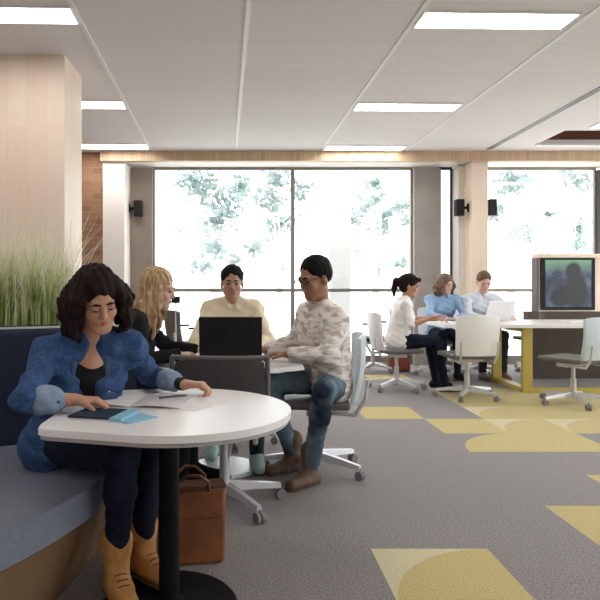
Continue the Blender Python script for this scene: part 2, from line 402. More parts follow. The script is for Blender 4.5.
struct(bxo('baseboard_back', (-1.32, 9.09, 0), (XR, 9.16, .08), 'mullion'))
# right wall: unseen windows added to bring in daylight; wall behind is solid
struct(bxo('wall_right', (XR, YB, 0), (XR+.1, -.9, 3.0), 'cream'))
for k in range(4): window(-.9+k*2.5, 1.5+k*2.5, 'y', XR, .08, 3.0)
struct(bxo('baseboard_right', (XR-.04, -.9, 0), (XR+.04, 9.1, .08), 'mullion'))
struct(bxo('trim_%d' % tn, (XR-.04, YB, 3.0), (XR+.04, 9.1, CZ), 'mullion')); tn += 1
struct(bxo('wall_behind', (XL, YB-.1, 0), (XR, YB, CZ), 'cream'))

# outside
struct(bxo('ground_outside', (-60, 9.35, -.25), (70, 90, -.15), 'ground'))
struct(bxo('ground_side', (8.2, -40, -.25), (70, 9.35, -.15), 'ground'))
struct(bxo('ground_behind', (-60, -60, -.25), (8.2, -3.8, -.15), 'ground'))
struct(bxo('porch_column', (1.52, 10.2, -.15), (1.88, 10.55, 3.6), 'white'))

# ceiling lights
def ceiling_light(x, y, z, label):
    t = thing('ceiling_light', label, 'ceiling light', (x, y, z), GA, group='recessed ceiling light panels')
    bm = bmesh.new(); w, d = .555, .135
    box(bm, (-w, -d, -.012), (w, -d+.015, 0)); box(bm, (-w, d-.015, -.012), (w, d, 0)); box(bm, (-w, -d+.015, -.012), (-w+.015, d-.015, 0)); box(bm, (w-.015, -d+.015, -.012), (w, d-.015, 0))
    from_bm('frame', bm, 'tee', t); bxo('diffuser', (-w+.015, -d+.015, -.008), (w-.015, d-.015, -.001), 'lamp', t)
def _ll(x, y):
    col = 'left' if x < 0 else 'right'
    row = {4.34: 'nearest visible row', 6.34: 'second visible row', 8.25: 'last row by the windows', 2.34: 'unseen added row just before the visible ones', .34: 'unseen added row above the viewer', -1.66: 'unseen added row behind the viewer'}[y]
    return 'white rectangular ceiling light, %s one in the %s' % (col, row)
for y in (4.34, 6.34, 8.25, 2.34, .34, -1.66):  # rows nearer than the visible ones are unseen, added for their light
    for x in (-1.71, 1.825):
        gx, gy = grid(x, y); ceiling_light(gx, gy-(.09 if y == 4.34 else 0), CZ-.001, _ll(x, y))
ceiling_light(4.76, 7.10, CZ-.001, 'ceiling light panel at the right edge beside the brown raised recess')
for y, w_ in ((4.34, 'level with the nearest visible row'), (2.34, 'one row nearer than any visible row'), (.34, 'almost above the viewer')): ceiling_light(6.6, y, CZ-.001, 'unseen ceiling light panel far right beyond the slot, '+w_)  # unseen extra panels outside the view

# ================================================================== TREES outside
def tree(name, label, x, y, h, blobs, leafm, n=420, ls=.13, group='trees outside the windows', trunk=True):
    t = thing(name, label, 'tree', (x, y, -.15), group=group)
    bm = bmesh.new(); cyl(bm, (0, 0, 0), (random.uniform(-.2, .2), 0, h*.7), .13, .05, 10)
    for (bx, by, bz, r) in blobs: cyl(bm, (0, 0, h*.35), (bx, by, bz), .045, .015, 6)
    from_bm('trunk', bm, 'bark', t, smooth=True)
    V = []; F = []
    for (bx, by, bz, r) in blobs:
        for q in range(int(n*r*r)):
            d = rng.normal(size=3); d /= np.linalg.norm(d); rr = r*rng.random()**.45
            c = np.array((bx, by, bz))+d*rr*np.array((1, 1, .8))
            u = rng.normal(size=3); u /= np.linalg.norm(u); w = np.cross(u, rng.normal(size=3)); w /= np.linalg.norm(w)
            s = ls*rng.uniform(.6, 1.3); b = len(V)
            V += [tuple(c-u*s), tuple(c+w*s*.45), tuple(c+u*s), tuple(c-w*s*.45)]; F.append((b, b+1, b+2, b+3))
    me = bpy.data.meshes.new('foliage'); me.from_pydata(V, [], F); link('foliage', me, leafm, t)
    return t
def T(px, py, d): return ((px-240)*d/600, d, 1.2-(py-285)*d/600)
def ptree(label, d, blobs, leafm, **k):
    cx = sum(b[0] for b in blobs)/len(blobs); x, y, _ = T(cx, 285, d)
    bl = []
    for px, py, r in blobs:
        X, Y, Z = T(px, py, d); bl.append((X-x, random.uniform(-.6, .6), Z+.15, r*d/600))
    tree('tree', label, x, y, max(b[2] for b in bl), bl, leafm, **k)
ptree('pale teal tree seen through the left part of the wide window', 17, [(205, 190, 22), (228, 205, 20), (214, 222, 18), (190, 180, 15), (240, 185, 14)], 'leafA')
ptree('pale teal tree beside the slim mullion of the wide window', 17.5, [(270, 200, 18), (280, 225, 14), (275, 180, 14), (302, 190, 14)], 'leafA')
ptree('low pale shrub-like tree behind the seated man in yellow', 15, [(215, 250, 15), (255, 250, 12), (200, 268, 12), (236, 262, 10)], 'leafB')
ptree('pale blue-green tree seen right of the white outside column', 17, [(372, 200, 16), (385, 228, 14), (356, 215, 14), (400, 205, 14), (378, 180, 12)], 'leafB')
ptree('darker leafed tree partly hidden by the grey pillar', 15.5, [(392, 213, 9), (404, 222, 9), (398, 265, 10)], 'leafA')
ptree('pale teal tree at the left of the right window', 16.5, [(505, 185, 17), (500, 210, 14), (517, 235, 15), (520, 178, 14)], 'leafA')
ptree('pale teal tree at the right edge of the right window', 17.5, [(575, 185, 14), (580, 228, 14), (560, 175, 10), (574, 245, 12)], 'leafA')
ptree('airy pale tree spreading behind the slim mullion', 21, [(250, 190, 16), (262, 240, 16), (235, 235, 16), (180, 225, 14), (165, 200, 10)], 'leafB', n=170)
ptree('airy pale tree spreading between white column and grey pillar', 21, [(350, 190, 14), (360, 240, 16), (385, 255, 14), (350, 265, 12), (305, 215, 12), (308, 250, 10)], 'leafB', n=170)
ptree('faint young tree standing farther off in the right window', 20, [(545, 215, 11), (548, 245, 10)], 'leafB')

# ================================================================== CHAIRS
def office_chair(name, label, shell, seatm, basem, mesh_back=False, group=None, arms=False, ztop=.89):
    t = thing(name, label, 'chair', group=group)
    # backrest: curved shell at -y
    bm = bmesh.new(); nx, nz = 14, 12; z0, z1 = (.47, ztop)
    G = []
    for f_ in (0, 1):
        g = []
        for i in range(nx+1):
            row = []
            for j in range(nz+1):
                u = i/nx*2-1; w = j/nz
                half = .235-.02*(1-w)-.012*(abs(w-.5)*2)**6
                x = u*half; y = -.25+.05*u*u-.05*w-.03*math.sin(math.pi*w)*.6+(0 if f_ == 0 else -.022)
                zz = z0+(z1-z0)*w-(.02*abs(u)**5 if w > .9 else 0)
                row.append(bm.verts.new((x, y, zz)))
            g.append(row)
        G.append(g)
    for f_ in (0, 1):
        for i in range(nx):
            for j in range(nz):
                a = G[f_]; bm.faces.new((a[i][j], a[i+1][j], a[i+1][j+1], a[i][j+1]))
    for i in range(nx):
        for j in (0, nz): bm.faces.new((G[0][i][j], G[0][i+1][j], G[1][i+1][j], G[1][i][j]))
    for j in range(nz):
        for i in (0, nx): bm.faces.new((G[0][i][j], G[0][i][j+1], G[1][i][j+1], G[1][i][j]))
    br = from_bm('backrest', bm, shell, t, smooth='auto')
    if mesh_back:
        bm = bmesh.new()
        pts = [Vector((u*.243, -.25+.05*u*u-.05*w-.018*math.sin(math.pi*w)-.011, .465+(ztop-.46)*w)) for u, w in ((-1, 0), (-1, .33), (-1, .66), (-1, 1), (-.5, 1.0), (0, 1.0), (.5, 1.0), (1, 1), (1, .66), (1, .33), (1, 0), (.5, 0), (0, 0), (-.5, 0), (-1, 0))]
        tube(bm, pts, .013, 10); from_bm('back_frame', bm, 'greyframe', t, smooth='auto')
    bm = bmesh.new(); box(bm, (-.235, -.21, .43), (.235, .24, .48), .02, seg=3); from_bm('seat', bm, seatm, t, smooth='auto')
    bm = bmesh.new()
    for sx in (-1, 1):
        tube(bm, [Vector((sx*.17, .0, .41)), Vector((sx*.18, -.24, .40)), Vector((sx*.19, -.30, .50)), Vector((sx*.19, -.315, .62))], .013, 8)
    box(bm, (-.19, -.06, .385), (.19, .06, .43), .01); from_bm('back_support', bm, basem, t, smooth='auto')
    if arms:
        for sx in (-1, 1):
            bm = bmesh.new(); tube(bm, [Vector((sx*.22, .0, .42)), Vector((sx*.28, -.02, .46)), Vector((sx*.28, -.04, .66))], .012, 8)
            box(bm, (sx*.28-.03, -.16, .66), (sx*.28+.03, .1, .685), .01); from_bm('armrest', bm, 'blackplastic', t, smooth='auto')
    bm = bmesh.new(); cyl(bm, (0, 0, .10), (0, 0, .26), .028, .028); cyl(bm, (0, 0, .26), (0, 0, .39), .018, .018); from_bm('column', bm, basem, t, smooth='auto')
    bm = bmesh.new(); cyl(bm, (0, 0, .075), (0, 0, .125), .045, .038); from_bm('base_hub', bm, basem, t, smooth='auto')
    for k in range(5):
        a = k*math.tau/5+.35; d = Vector((math.cos(a), math.sin(a), 0)); s = Vector((-d.y, d.x, 0))
        bm = bmesh.new()
        A = d*.03; B = d*.325
        vs = []
        for P_, w_, za, zb in ((A, .03, .075, .125), (d*.18, .022, .072, .108), (B, .017, .062, .088)):
            vs.append([bm.verts.new(P_+s*w_+Vector((0, 0, za))), bm.verts.new(P_-s*w_+Vector((0, 0, za))), bm.verts.new(P_-s*w_*.7+Vector((0, 0, zb))), bm.verts.new(P_+s*w_*.7+Vector((0, 0, zb)))])
        for q in range(2):
            for r in range(4): bm.faces.new((vs[q][r], vs[q][(r+1) % 4], vs[q+1][(r+1) % 4], vs[q+1][r]))
        bm.faces.new(vs[0]); bm.faces.new(vs[2][::-1])
        lg = from_bm('leg', bm, basem, t)
        bm = bmesh.new(); c = B+Vector((0, 0, .028))
        for q in (-1, 1): cyl(bm, c+s*q*.006+d*.0, c+s*q*.022, .028, .028, 16)
        cyl(bm, c-s*.006, c+s*.006, .012, .012, 10); cyl(bm, c+Vector((0, 0, .01)), B+Vector((0, 0, .07)), .008, .008, 8)
        from_bm('caster', bm, 'rubber', lg, smooth='auto')
    return t
def place(t, x, y, deg): t.location = (x, y, 0); t.rotation_euler = (0, 0, math.radians(deg)); return t
ch_dark = place(office_chair('office_chair', 'empty dark mesh office chair with pale base behind the near white table', 'greymesh', 'blackplastic', 'alu', True, ztop=.83), -.085, 3.29, -4)
ch_white = place(office_chair('office_chair', 'empty white office chair seen from behind at the long table, left of the yellow leg', 'whiteplastic', 'greyframe', 'alu'), 2.42, 6.40, 3)
ch_blue = place(office_chair('office_chair', 'pale blue grey office chair under the man in the patterned sweater', 'paleblue', 'greyframe', 'alu'), .49, 3.90, 84)
def dupc(src, label, x, y, deg):
    c = copy_tree(src); c['label'] = label; return place(c, x, y, deg)
dupc(ch_blue, 'empty pale blue grey office chair at the right edge by the long table', 3.36, 6.05, 28)
dupc(ch_white, 'white office chair under the blonde woman in black', -.70, 3.66, -86)
dupc(ch_white, 'white office chair under the man in the pale yellow shirt', -.05, 4.62, 180)
dupc(ch_white, 'white office chair under the far woman in the white T-shirt', 1.80, 6.90, -85)
dupc(ch_white, 'white office chair under the woman in the light blue shirt', 2.66, 8.05, 172)
dupc(ch_white, 'white office chair under the auburn-haired man in the pale shirt', 3.20, 8.05, 180)
ch_arm = place(office_chair('office_chair', 'grey armchair by the window, right of the man in the patterned sweater', 'greyframe', 'blackplastic', 'alu', arms=True), 1.85, 8.35, 70)
dupc(ch_arm, 'empty grey chair by the window between the blonde woman and the man in pale yellow', -.62, 7.6, -60)
dupc(ch_arm, 'grey armchair by the window just left of the wooden screen cabinet', 4.15, 8.35, 100)

# ================================================================== NEAR TABLE, BENCH, PLANT, BAG
t = thing('cafe_table', 'white tapered round-ended table on a single black post in the foreground', 'table', (-.266, 2.25, 0))
cx, cy, r = -.235+.266, 0, .425
pts = [(cx+r*math.cos(a), cy+r*math.sin(a)) for a in [math.radians(q) for q in range(-100, 101, 5)]]
pts += [(-.36, .36), (-.385, .34), (-.392, .30), (-.392, -.27), (-.385, -.315), (-.36, -.335)]
bm = bmesh.new(); poly(bm, pts, .716, .74, .003); from_bm('tabletop', bm, 'whitetop', t, smooth='auto')
bm = bmesh.new(); poly(bm, [(x*.985, y*.985) for x, y in pts], .702, .716); from_bm('top_underside', bm, 'edge', t)
bm = bmesh.new(); cyl(bm, (0, 0, .012), (0, 0, .69), .038, .038, 32); from_bm('post', bm, 'black', t, smooth='auto')
bm = bmesh.new(); cyl(bm, (0, 0, .69), (0, 0, .702), .12, .12, 32); from_bm('mounting_plate', bm, 'black', t)
bm = bmesh.new(); cyl(bm, (0, 0, 0), (0, 0, .012), .26, .25, 48); cyl(bm, (0, 0, .012), (0, 0, .02), .06, .045, 32); from_bm('base_plate', bm, 'black', t, smooth='auto')

edge = [(-.45, 2.95), (-.50, 2.62), (-.54, 2.28), (-.62, 2.02), (-.74, 1.77), (-.92, 1.52), (-1.2, 1.32), (-1.7, 1.25)]
def smooth_pts(p, it=3):
    for _ in range(it):
        q = [p[0]]
        for i in range(len(p)-1):
            a, b = p[i], p[i+1]; q += [(a[0]*.75+b[0]*.25, a[1]*.75+b[1]*.25), (a[0]*.25+b[0]*.75, a[1]*.25+b[1]*.75)]
        p = q+[p[-1]]
    return p
es = smooth_pts(edge, 2)
t = thing('upholstered_bench', 'curved bench, navy seat with painted grey-blue sheen, navy back, wood base at left', 'bench', (-1.0, 2.4, 0))
o = (-1.0, 2.4)
sp = [(x-o[0], y-o[1]) for x, y in es]+[(-.7, .15-.0), (.45, .66)]
bm = bmesh.new(); poly(bm, sp, .335, .45, .022); from_bm('seat_cushion', bm, 'benchseat', t, smooth='auto')
bt = [(x-o[0]-.045, y-o[1]+.0) for x, y in es]+[(-.72, .14), (.40, .62)]
bl = [(x-o[0]-.15, y-o[1]+.03) for x, y in es]+[(-.72, .14), (.30, .62)]
bm = bmesh.new(); poly(bm, bt, 0.0, .335, zoff=bl); from_bm('wood_base', bm, 'benchwood', t)
bm = bmesh.new(); d = Vector((1.15, .51, 0)).normalized(); nrm = Vector((-d.y, d.x, 0))
a0 = Vector((-.72, .145, 0)); a1 = Vector((.47, .675, 0))
poly(bm, [tuple((a0)[:2]), tuple(a1[:2]), tuple((a1+nrm*.12)[:2]), tuple((a0+nrm*.12)[:2])], .36, .985, .03); from_bm('backrest', bm, 'benchback', t, smooth='auto')

# planter with ornamental grass
t = thing('planter', 'tall ornamental green grass with pale plumes in a planter behind the bench', 'plant', (-1.30, 3.055, 0), math.atan2(.51, 1.15))
bm = bmesh.new(); box(bm, (-.75, -.13, 0), (.46, .13, .99), .01); from_bm('planter_box', bm, 'planter', t)
bxo('soil', (-.73, -.11, .985), (.44, .11, .995), 'soil', t)
def blades(n, h0, h1, wid, spread, x0, x1, y0, y1, z=.985):
    V = []; F = []
    for _ in range(n):
        x = rng.uniform(x0, x1); y = rng.uniform(y0, y1); h = rng.uniform(h0, h1)
        lx = rng.normal()*spread*h; ly = rng.normal()*spread*h; an = rng.uniform(0, math.pi); w = wid*rng.uniform(.6, 1.3)
        c, s = math.cos(an)*w, math.sin(an)*w; seg = 5; b = len(V)
        for q in range(seg+1):
            u = q/seg; k = 1-u*.92
            px, py, pz = x+lx*u**2, y+ly*u**2, z+h*u-abs(lx)*.35*u**3
            V += [(px-c*k, py-s*k, pz), (px+c*k, py+s*k, pz)]
        for q in range(seg): F.append((b+2*q, b+2*q+1, b+2*q+3, b+2*q+2))
    return V, F
V, F = blades(1300, .18, .46, .0042, .22, -.73, .44, -.10, .10)
me = bpy.data.meshes.new('foliage'); me.from_pydata(V, [], F); link('foliage', me, 'grass', t)
V, F = blades(1300, .36, .66, .0040, .26, -.73, .44, -.10, .10)
me = bpy.data.meshes.new('plumes'); me.from_pydata(V, [], F); tag(link('plumes', me, 'plume', t), 'pale straw coloured plumes')

# leather bag
t = thing('leather_bag', 'brown leather tote bag standing on the carpet behind the black table post', 'bag', (-.215, 2.62, 0), math.radians(12))
bm = bmesh.new(); nseg = 8
box(bm, (-.145, -.06, 0), (.145, .06, .33), .02, seg=3)
for v in bm.verts:
    k = v.co.z/.33; v.co.y *= 1-.35*k; v.co.x += .012*math.sin(k*3+v.co.y*8); v.co.y += .006*math.sin(v.co.x*40)
from_bm('bag_body', bm, 'leather', t, smooth='auto')
bm = bmesh.new(); box(bm, (-.13, -.066, .2), (.13, -.052, .31), .004); from_bm('flap', bm, 'leather', t)
bm = bmesh.new(); box(bm, (-.15, -.043, .315), (.15, .043, .335), .004); from_bm('top_rim', bm, 'leatherd', t)
for sy in (-.045, .045):
    bm = bmesh.new(); tube(bm, [Vector((-.07, sy, .30)), Vector((-.06, sy*1.1, .36)), Vector((-.02, sy*1.5, .39)), Vector((.03, sy*1.5, .385)), Vector((.07, sy*1.1, .35)), Vector((.075, sy, .30))], .007, 8); from_bm('handle', bm, 'leatherd', t, smooth='auto')

# items on near table
def sheet(name, label, cat, x, y, w, h, deg, m, z=.741, th=.003, curl=0, group=None):
    bm = bmesh.new(); nx = 8; a = []
    for i in range(nx+1):
        u = i/nx-.5; zz = curl*(1-(abs(u)*2-.5)**2*4)*1.0 if curl else 0
        a.append([bm.verts.new((u*w, -h/2, zz)), bm.verts.new((u*w, h/2, zz)), bm.verts.new((u*w, h/2, zz+th)), bm.verts.new((u*w, -h/2, zz+th))])
    for i in range(nx):
        for q in range(4): bm.faces.new((a[i][q], a[i+1][q], a[i+1][(q+1) % 4], a[i][(q+1) % 4]))
    bm.faces.new(a[0]); bm.faces.new(a[-1][::-1])
    ob = from_bm(name, bm, m, loc=(x, y, z), rz=math.radians(deg)); tag(ob, label, cat, group); return ob
t = thing('magazine', 'open magazine with white pages lying in front of the woman in denim', 'magazine', (-.40, 2.38, .7405), math.radians(-8))
for sx in (-1, 1):
    bm = bmesh.new(); a = []
    for i in range(9):
        u = i/8; zz = .0005+.010*math.sin(math.pi*min(1, u*1.0))*(1-u)**.5
        x = sx*u*.2
        a.append([bm.verts.new((x, -.13, zz)), bm.verts.new((x, .13, zz)), bm.verts.new((x, .13, zz+.003)), bm.verts.new((x, -.13, zz+.003))])
    for i in range(8):
        for q in range(4): bm.faces.new((a[i][q], a[i+1][q], a[i+1][(q+1) % 4], a[i][(q+1) % 4]))
    bm.faces.new(a[0]); bm.faces.new(a[-1][::-1]); from_bm('page', bm, 'paper' if sx < 0 else 'print', t, smooth='auto')
sheet('paper_sheet', 'loose white sheet of paper right of the open magazine', 'paper', -.17, 2.35, .20, .27, -35, 'paper', .7402, .001)
t = thing('notebook', 'dark blue notebook with light blue edge under the right hand of the woman in denim', 'notebook', (-.475, 2.10, .7402), math.radians(-14))
bm = bmesh.new(); box(bm, (-.10, -.075, .006), (.055, .075, .014), .001); from_bm('cover', bm, 'navycover', t)
bxo('pages', (-.10, -.072, 0), (.055, .072, .006), 'paper', t)
bxo('cover_strip', (.055, -.075, .0), (.10, .075, .013), 'lightblue', t)
sheet('booklet', 'light blue booklet lying flat beside the dark blue notebook', 'booklet', -.36, 2.055, .09, .13, -40, 'lightblue', .7402, .004)
t = thing('pen', 'grey pen lying on the open magazine on the near table', 'pen', (-.262, 2.37, .760), math.radians(25))
bm = bmesh.new(); cyl(bm, (-.06, 0, 0), (.045, 0, 0), .005, .005, 12); cyl(bm, (.045, 0, 0), (.06, 0, 0), .005, .001, 12); from_bm('barrel', bm, 'pen', t, smooth='auto')
bxo('clip', (-.055, -.001, .0045), (-.02, .001, .007), 'alu', t)

# ================================================================== MIDDLE TABLE + LAPTOP
def round_table(name, label, x, y, r):
    t = thing(name, label, 'table', (x, y, 0))
    bm = bmesh.new(); cyl(bm, (0, 0, .715), (0, 0, .74), r, r, 64); from_bm('tabletop', bm, 'whitetop', t, smooth='auto')
    bm = bmesh.new(); cyl(bm, (0, 0, .02), (0, 0, .715), .035, .035, 24); from_bm('post', bm, 'alu', t, smooth='auto')
    bm = bmesh.new(); cyl(bm, (0, 0, 0), (0, 0, .02), .22, .21, 40); from_bm('base_plate', bm, 'alu', t, smooth='auto')
round_table('round_table', 'white round table with the open black laptop, behind the dark mesh chair', -.10, 3.93, .54)
def laptop(x, y, deg, label, m, w=.36, tilt=12, scr='blackplastic', z=.741):
    t = thing('laptop', label, 'laptop', (x, y, z), math.radians(deg))
    bm = bmesh.new(); box(bm, (-w/2, 0, 0), (w/2, .24, .016), .004); from_bm('keyboard_base', bm, m, t)
    R = Matrix.Rotation(math.radians(tilt), 3, 'X')
    bm = bmesh.new(); box(bm, (-w/2, -.012, 0), (w/2, 0, .27), .004); bmesh.ops.transform(bm, matrix=Matrix.Translation((0, 0, .012)) @ R.to_4x4(), verts=bm.verts)
    lid = from_bm('screen_lid', bm, m, t)
    bm = bmesh.new(); box(bm, (-w/2+.012, 0.0002, .015), (w/2-.012, .002, .255)); bmesh.ops.transform(bm, matrix=Matrix.Translation((0, 0, .012)) @ R.to_4x4(), verts=bm.verts)
    from_bm('display', bm, scr, lid)
laptop(-.055, 3.52, 0, 'open black laptop with its back to the viewer on the round table', 'blackplastic', .365)
sheet('paper_sheet', 'white paper sheet on the round table under the hand of the man in the sweater', 'paper', .24, 3.72, .21, .29, 60, 'paper', .7402, .001)
sheet('paper_sheet', 'paper sheet on the round table before the blonde woman', 'paper', -.36, 3.74, .21, .29, -10, 'paper', .7402, .001)

# ================================================================== LONG TABLE + screen cabinet
t = thing('long_table', 'long white table on mustard yellow frame legs at right', 'table', (2.25, 6.6, 0))
bm = bmesh.new(); box(bm, (0, 0, .725), (2.9, 1.0, .765), .004); from_bm('tabletop', bm, 'whitetop', t)
for lx in (.42, .90, 2.7):
    bm = bmesh.new(); y0 = .08 if lx != .42 else .12
    box(bm, (lx, y0, 0), (lx+.11, y0+.05, .725), .003); box(bm, (lx, .87, 0), (lx+.11, .92, .725), .003); box(bm, (lx, y0+.05, 0), (lx+.11, .87, .05), .003); box(bm, (lx, y0+.05, .675), (lx+.11, .87, .725), .003)
    if lx == .42:
        bm.free(); continue
    from_bm('leg', bm, 'yellowframe', t)
bm = bmesh.new(); box(bm, (1.01, .09, .0), (2.7, .13, .05), .003); from_bm('rail', bm, 'yellowframe', t)
def screen_mat():
    m = mat('dark_screen_figure', (.01, .012, .015), .3); nt = m.node_tree; b = nt.nodes['Principled BSDF']; N = nt.nodes.new; K = nt.links.new
    tc = N('ShaderNodeTexCoord'); n = N('ShaderNodeTexNoise'); n.inputs['Scale'].default_value = 6; n.inputs['Detail'].default_value = 3
    K(tc.outputs['Object'], n.inputs[0]); r = N('ShaderNodeValToRGB')
    r.color_ramp.elements[0].color = (.012, .018, .035, 1); r.color_ramp.elements[0].position = .42; r.color_ramp.elements[1].color = (.07, .11, .17, 1); r.color_ramp.elements[1].position = .68
    K(n.outputs[0], r.inputs[0])
    sx = N('ShaderNodeSeparateXYZ'); K(tc.outputs['Object'], sx.inputs[0])
    mr = N('ShaderNodeMapRange'); mr.inputs[1].default_value = 1.36; mr.inputs[2].default_value = 1.5; K(sx.outputs[2], mr.inputs[0])
    mx = N('ShaderNodeMix'); mx.data_type = 'RGBA'; K(mr.outputs[0], mx.inputs[0]); K(r.outputs[0], mx.inputs[6]); mx.inputs[7].default_value = (.10, .20, .12, 1)
    cur = mx.outputs[2]
    for (ex, ez, rx, rz, rot) in ((.43, 1.38, .10, .11, 0), (.47, 1.12, .15, .24, 0), (.30, 1.06, .18, .13, .5)):  # dark head-and-body ellipses drawn into the screen colour
        mp = N('ShaderNodeMapping'); mp.vector_type = 'TEXTURE'; mp.inputs['Location'].default_value = (ex, 0, ez); mp.inputs['Rotation'].default_value = (0, -rot, 0); mp.inputs['Scale'].default_value = (rx, 1000, rz)
        K(tc.outputs['Object'], mp.inputs[0]); ln = N('ShaderNodeVectorMath'); ln.operation = 'LENGTH'; K(mp.outputs[0], ln.inputs[0])
        q = N('ShaderNodeMapRange'); q.inputs[1].default_value = .8; q.inputs[2].default_value = 1.15; K(ln.outputs['Value'], q.inputs[0])
        mm = N('ShaderNodeMix'); mm.data_type = 'RGBA'; K(q.outputs[0], mm.inputs[0]); mm.inputs[6].default_value = (.004, .004, .007, 1); K(cur, mm.inputs[7]); cur = mm.outputs[2]
    K(cur, b.inputs['Base Color']); K(cur, b.inputs['Emission Color']); b.inputs['Emission Strength'].default_value = .5
    return m
M['screen'] = screen_mat()
t = thing('media_cabinet', 'pale wood cabinet framing a dark screen behind the end of the long table', 'cabinet', (3.83, 7.70, 0))
bm = bmesh.new(); box(bm, (-.14, .0, 0), (1.5, .12, .86)); from_bm('lower_panel', bm, 'darkbrown', t)
bm = bmesh.new(); box(bm, (0, 0, .861), (.10, .12, 1.55)); box(bm, (.70, 0, .861), (1.5, .12, 1.55)); box(bm, (.10, .0, .861), (.70, .12, .89)); box(bm, (.10, .06, .89), (.70, .12, 1.55)); box(bm, (-.02, -.02, 1.55), (1.52, .13, 1.60))
from_bm('frame', bm, 'wood_pale', t)
bxo('side_panel', (-.03, -.01, .861), (-.001, .12, 1.55), 'greyframe', t)
bxo('screen_bezel', (.02, -.03, .88), (.71, -.001, 1.545), 'blackplastic', t)
s_ = bxo('screen', (.07, -.034, .92), (.66, -.0301, 1.52), 'screen', t)

laptop(3.08, 7.2, 6, 'open silver laptop in front of the auburn-haired man on the long table', 'whiteplastic', .32, 30, z=.766)
sheet('paper_sheet', 'white paper sheet on the long table beside the woman in the white T-shirt', 'paper', 2.42, 6.95, .21, .29, 20, 'paper', .7655, .002)
sheet('folder', 'grey folder on the long table before the woman in the light blue shirt', 'folder', 2.68, 7.28, .30, .22, 5, 'greyframe', .7655, .012)
sheet('notebook', 'closed white notebook near the right end of the long table', 'notebook', 4.0, 7.1, .30, .21, 5, 'whiteplastic', .7655, .015)
t = thing('drinking_glass', 'clear water glass standing on the long table left of the cabinet', 'glass', (3.62, 7.2, .7655))
bm = bmesh.new(); cyl(bm, (0, 0, 0), (0, 0, .13), .03, .036, 24); from_bm('glass_wall', bm, 'glass', t, smooth='auto')
t = thing('shoulder_bag', 'rust red bag on the floor behind the far left chair', 'bag', (2.20, 8.3, 0), .2)
bm = bmesh.new(); box(bm, (-.15, -.07, 0), (.15, .07, .27), .04, seg=3); from_bm('bag_body', bm, 'rust', t, smooth='auto')
bm = bmesh.new(); tube(bm, [Vector((-.12, 0, .25)), Vector((-.05, 0, .36)), Vector((.05, 0, .36)), Vector((.12, 0, .25))], .01); from_bm('strap', bm, 'rust', t)

# speakers
def speaker(x, y, z, deg, label):
    t = thing('wall_speaker', label, 'speaker', (x, y, z), math.radians(deg), group='black speakers on the window pillars')
    bm = bmesh.new(); box(bm, (-.06, -.19, -.12), (.06, -.07, .12), .012); from_bm('speaker_cabinet', bm, 'blackplastic', t)
    bm = bmesh.new(); box(bm, (-.02, -.07, -.02), (.02, 0.0, .02)); box(bm, (-.035, -.008, -.06), (.035, 0, .06)); from_bm('bracket', bm, 'black', t)
speaker(-1.65, 8.95, 2.34, 90, 'black speaker on the left end of the window wall')
speaker(3.31, 8.7, 2.32, -90, 'black speaker on the left side of the pale wood pillar')
speaker(3.54, 8.75, 2.33, 90, 'black speaker on the right side of the pale wood pillar')
t = thing('table_monitor_arm', 'small black object on a thin post behind the blonde woman by the window', 'stand', (-.78, 7.3, 0))
bm = bmesh.new(); box(bm, (-.05, -.03, .98), (.05, .03, 1.06), .008); from_bm('head', bm, 'blackplastic', t)
bm = bmesh.new(); cyl(bm, (0, 0, .02), (0, 0, .98), .01, .01, 10); from_bm('post', bm, 'whiteplastic', t)
bm = bmesh.new(); cyl(bm, (0, 0, 0), (0, 0, .02), .14, .13, 24); from_bm('base', bm, 'whiteplastic', t)

# ================================================================== PEOPLE
A = lambda v: np.array(v, float)
def nrm_(v): v = A(v); return v/np.linalg.norm(v)
def head_basis(f, pitch=0, roll=0):
    f = nrm_(f); u = A((0, 0, 1)); r = nrm_(np.cross(f, u)); u = np.cross(r, f)
    p = math.radians(pitch); f2 = f*math.cos(p)-u*math.sin(p); u2 = u*math.cos(p)+f*math.sin(p)
    q = math.radians(roll); r2 = r*math.cos(q)+u2*math.sin(q); u3 = u2*math.cos(q)-r*math.sin(q)
    return np.stack([r2, f2, u3], 1)
def hand(F, w, d, n, side, curl, sc=1.0, k=.006):
    d = nrm_(d); n = A(n); n = nrm_(n-d*(n@d)); s = np.cross(d, n)*side
    w = A(w)
    for q, off in enumerate((-.027, -.009, .009, .026)):
        F.cap(w+s*off*.5*sc, w+d*.08*sc+s*off*sc, .0135*sc, .0115*sc, .012)
    L = (.030, .036, .040, .036)
    lens = (.78, .95, 1.05, .95)
    for q, off in enumerate((-.027, -.009, .009, .027)):
        b = w+d*.082*sc+s*off*sc; ang = curl*.45+.03*q; rr = .0094
        for si, l in enumerate((.042, .027, .022)):
            dd = d*math.cos(ang)+n*math.sin(ang); e = b+dd*l*lens[q]*sc
            F.cap(b, e, rr*sc, (rr-.0009)*sc, k); rr -= .0009; b = e; ang += curl*(.75 if si == 0 else .5)
    b = w+d*.02*sc+s*.022*sc; e = b+nrm_(d*.7+s*.75+n*.25)*.042*sc; F.cap(b, e, .0145*sc, .0115*sc, .012)
    e2 = e+nrm_(d*.9+s*.15+n*(.2+curl*.4))*.032*sc; F.cap(e, e2, .011*sc, .0085*sc, k)
